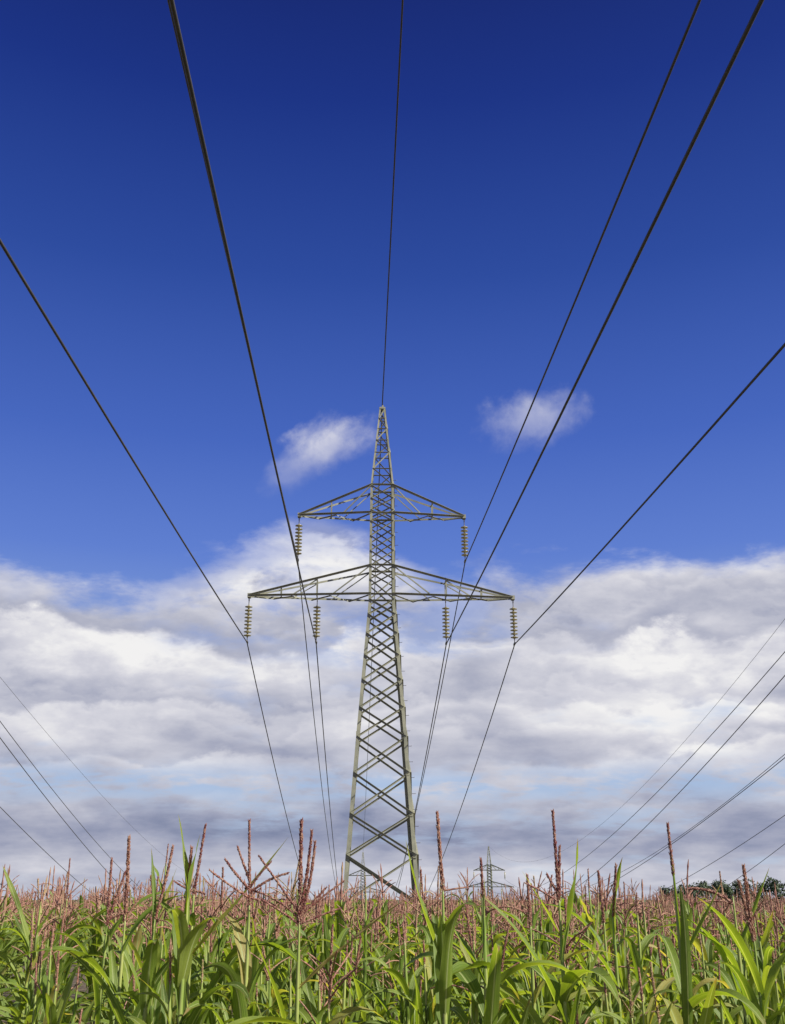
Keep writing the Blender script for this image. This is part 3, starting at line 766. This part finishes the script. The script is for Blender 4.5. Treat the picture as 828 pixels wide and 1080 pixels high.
# shade of the cloud bodies: rows of heaps in perspective, each bright above and grey at its flat base
W1 = g.node('ShaderNodeVectorMath', {0: dirv, 1: (4.2, 4.2, 8.5)}, operation='MULTIPLY').outputs[0]
W2 = g.node('ShaderNodeVectorMath', {0: dirv, 1: (13.0, 13.0, 24.0)}, operation='MULTIPLY').outputs[0]
w1 = g.noise(W1, 1.0, 3, 0.5); w2 = g.noise(W2, 1.0, 8, 0.58, 0.15); w3 = g.noise(W1, 0.55, 2, 0.5)
f = g.m('MULTIPLY', g.m('LOGARITHM', g.m('DIVIDE', 21.0, g.m('ADD', g.m('MAXIMUM', elev, 0.0), 2.2)), 2.71828), 3.6)
f = g.m('ADD', f, g.m('ADD', g.m('MULTIPLY', g.m('SUBTRACT', w1, 0.5), 2.0), g.m('MULTIPLY', g.m('SUBTRACT', w2, 0.5), 1.15)))
def heap(f, wid):
    t = g.m('FRACT', g.m('ADD', f, 8.0))
    return g.m('MULTIPLY', g.ss(t, 0.0, wid), g.m('SUBTRACT', 1.0, g.ss(t, 0.08, 1.0)))
h1 = heap(f, 0.18)
f2 = g.m('ADD', g.m('MULTIPLY', f, 1.7), g.m('MULTIPLY', g.m('SUBTRACT', w2, 0.5), 1.6))
h2 = heap(f2, 0.34)
nearf = g.m('ADD', 0.22, g.m('MULTIPLY', g.ss(elev, 4.0, 11.5), 0.78))
amp = g.m('MULTIPLY', g.m('ADD', 0.20, g.m('MULTIPLY', g.ss(w3, 0.38, 0.64), 0.30)), nearf)
glow = g.m('POWER', 2.718, g.m('MULTIPLY', g.m('ADD', g.m('POWER', g.m('DIVIDE', g.m('SUBTRACT', azim, 14.0), 6.0), 2.0), g.m('POWER', g.m('DIVIDE', g.m('SUBTRACT', elev, 9.3), 2.0), 2.0)), -1.0))
dark = g.m('POWER', 2.718, g.m('MULTIPLY', g.m('POWER', g.m('DIVIDE', g.m('SUBTRACT', elev, g.m('ADD', 3.1, g.m('MULTIPLY', g.m('SUBTRACT', w1, 0.5), 2.0))), 1.25), 2.0), -1.0))
low = g.m('POWER', 2.718, g.m('MULTIPLY', g.m('ADD', g.m('POWER', g.m('DIVIDE', g.m('SUBTRACT', azim, 9.0), 6.0), 2.0), g.m('POWER', g.m('DIVIDE', g.m('SUBTRACT', elev, 1.2), 0.6), 2.0)), -1.0))
rim = g.m('SUBTRACT', 1.0, g.ss(g.m('SUBTRACT', edge, elev), 0.3, 2.6))
b1 = g.m('ADD', g.m('SUBTRACT', 0.56, g.m('MULTIPLY', nearf, 0.10)), g.m('MULTIPLY', amp, h1))
b1 = g.m('ADD', b1, g.m('MULTIPLY', g.m('SUBTRACT', n_d, 0.5), 0.5))
b1 = g.m('ADD', b1, g.m('MULTIPLY', g.m('SUBTRACT', n_a, n_b), 0.9))
b1 = g.m('ADD', b1, g.m('MULTIPLY', g.m('SUBTRACT', h2, 0.35), g.m('MULTIPLY', nearf, 0.16)))
b1 = g.m('ADD', b1, g.m('MULTIPLY', g.m('SUBTRACT', w2, 0.5), 0.35))
b1 = g.m('ADD', b1, g.m('ADD', g.m('MULTIPLY', rim, 0.07), g.m('MULTIPLY', glow, 0.40)))
b1 = g.m('SUBTRACT', b1, g.m('MULTIPLY', dark, 0.36))
b1 = g.m('ADD', b1, g.m('MULTIPLY', low, 0.30))
ccol = g.ramp(b1, [(0.0, S(122, 132, 162)), (0.25, S(156, 161, 184)), (0.5, S(186, 188, 203)), (0.75, S(213, 213, 222)), (1.0, S(242, 241, 241))])
ccol10 = g.mix(1.0, ccol, (SKYK, SKYK, SKYK), 'MULTIPLY')
col = g.mix(bank, blue, ccol10)
# small fair-weather puffs above the bank
def puff(az0, el0, wa, we, tilt, seed, dens, lo):
    da, de = g.m('SUBTRACT', azim, az0), g.m('SUBTRACT', elev, el0)
    ct, st = math.cos(tilt), math.sin(tilt)
    ua = g.m('DIVIDE', g.m('ADD', g.m('MULTIPLY', da, ct), g.m('MULTIPLY', de, st)), wa)
    ue = g.m('DIVIDE', g.m('SUBTRACT', g.m('MULTIPLY', de, ct), g.m('MULTIPLY', da, st)), we)
    rr = g.m('SQRT', g.m('ADD', g.m('MULTIPLY', ua, ua), g.m('MULTIPLY', ue, ue)))
    D = g.node('ShaderNodeVectorMath', {0: dirv, 1: (0, 0, seed)}, operation='ADD').outputs[0]
    n = g.noise(D, 14.0, 8, 0.58, 0.3); n2 = g.noise(D, 34.0, 6, 0.6)
    f = g.m('ADD', g.m('SUBTRACT', 1.0, rr), g.m('ADD', g.m('MULTIPLY', g.m('SUBTRACT', n, 0.5), 1.7), g.m('MULTIPLY', g.m('SUBTRACT', n2, 0.5), 0.7)))
    msk = g.m('MULTIPLY', g.ss(f, lo, lo + 0.9), dens)
    br = g.m('ADD', g.m('ADD', 0.60, g.m('MULTIPLY', ue, 0.50)), g.m('ADD', g.m('MULTIPLY', ua, 0.10), g.m('MULTIPLY', g.m('SUBTRACT', n2, 0.5), 0.9)))
    c = g.ramp(br, [(0.0, S(140, 150, 198)), (0.4, S(172, 178, 212)), (0.75, S(205, 207, 225)), (1.0, S(232, 231, 236))])
    return msk, g.mix(1.0, c, (SKYK, SKYK, SKYK), 'MULTIPLY')
for args in ((-3.8, 24.2, 3.1, 1.75, 0.40, 3.1, 0.95, -0.06), (-5.9, 22.7, 2.6, 1.3, 0.6, 4.4, 0.32, 0.0), (8.5, 25.3, 4.0, 2.0, 0.12, 5.3, 0.54, 0.0)):
    msk, c = puff(*args); col = g.mix(msk, col, c)
g.l.new(col, bg.inputs[0])

# ------------------------------------------------------------------ camera
cam = bpy.data.cameras.new('camera'); co_ = bpy.data.objects.new('camera', cam); COL.objects.link(co_)
cam.sensor_fit = 'VERTICAL'; cam.sensor_height = 36.0; cam.lens = 36.0 * F_PX / 1080.0
cam.clip_start = 0.1; cam.clip_end = 20000
co_.location = (0, 0, EYE); co_.rotation_euler = (UP + PITCH, 0, 0)
SC.camera = co_
vs = SC.view_settings; SC.display_settings.display_device = 'sRGB'
vs.view_transform = 'Standard'; vs.look = 'None'; vs.exposure = EXPO; vs.gamma = 1.0; vs.use_curve_mapping = False
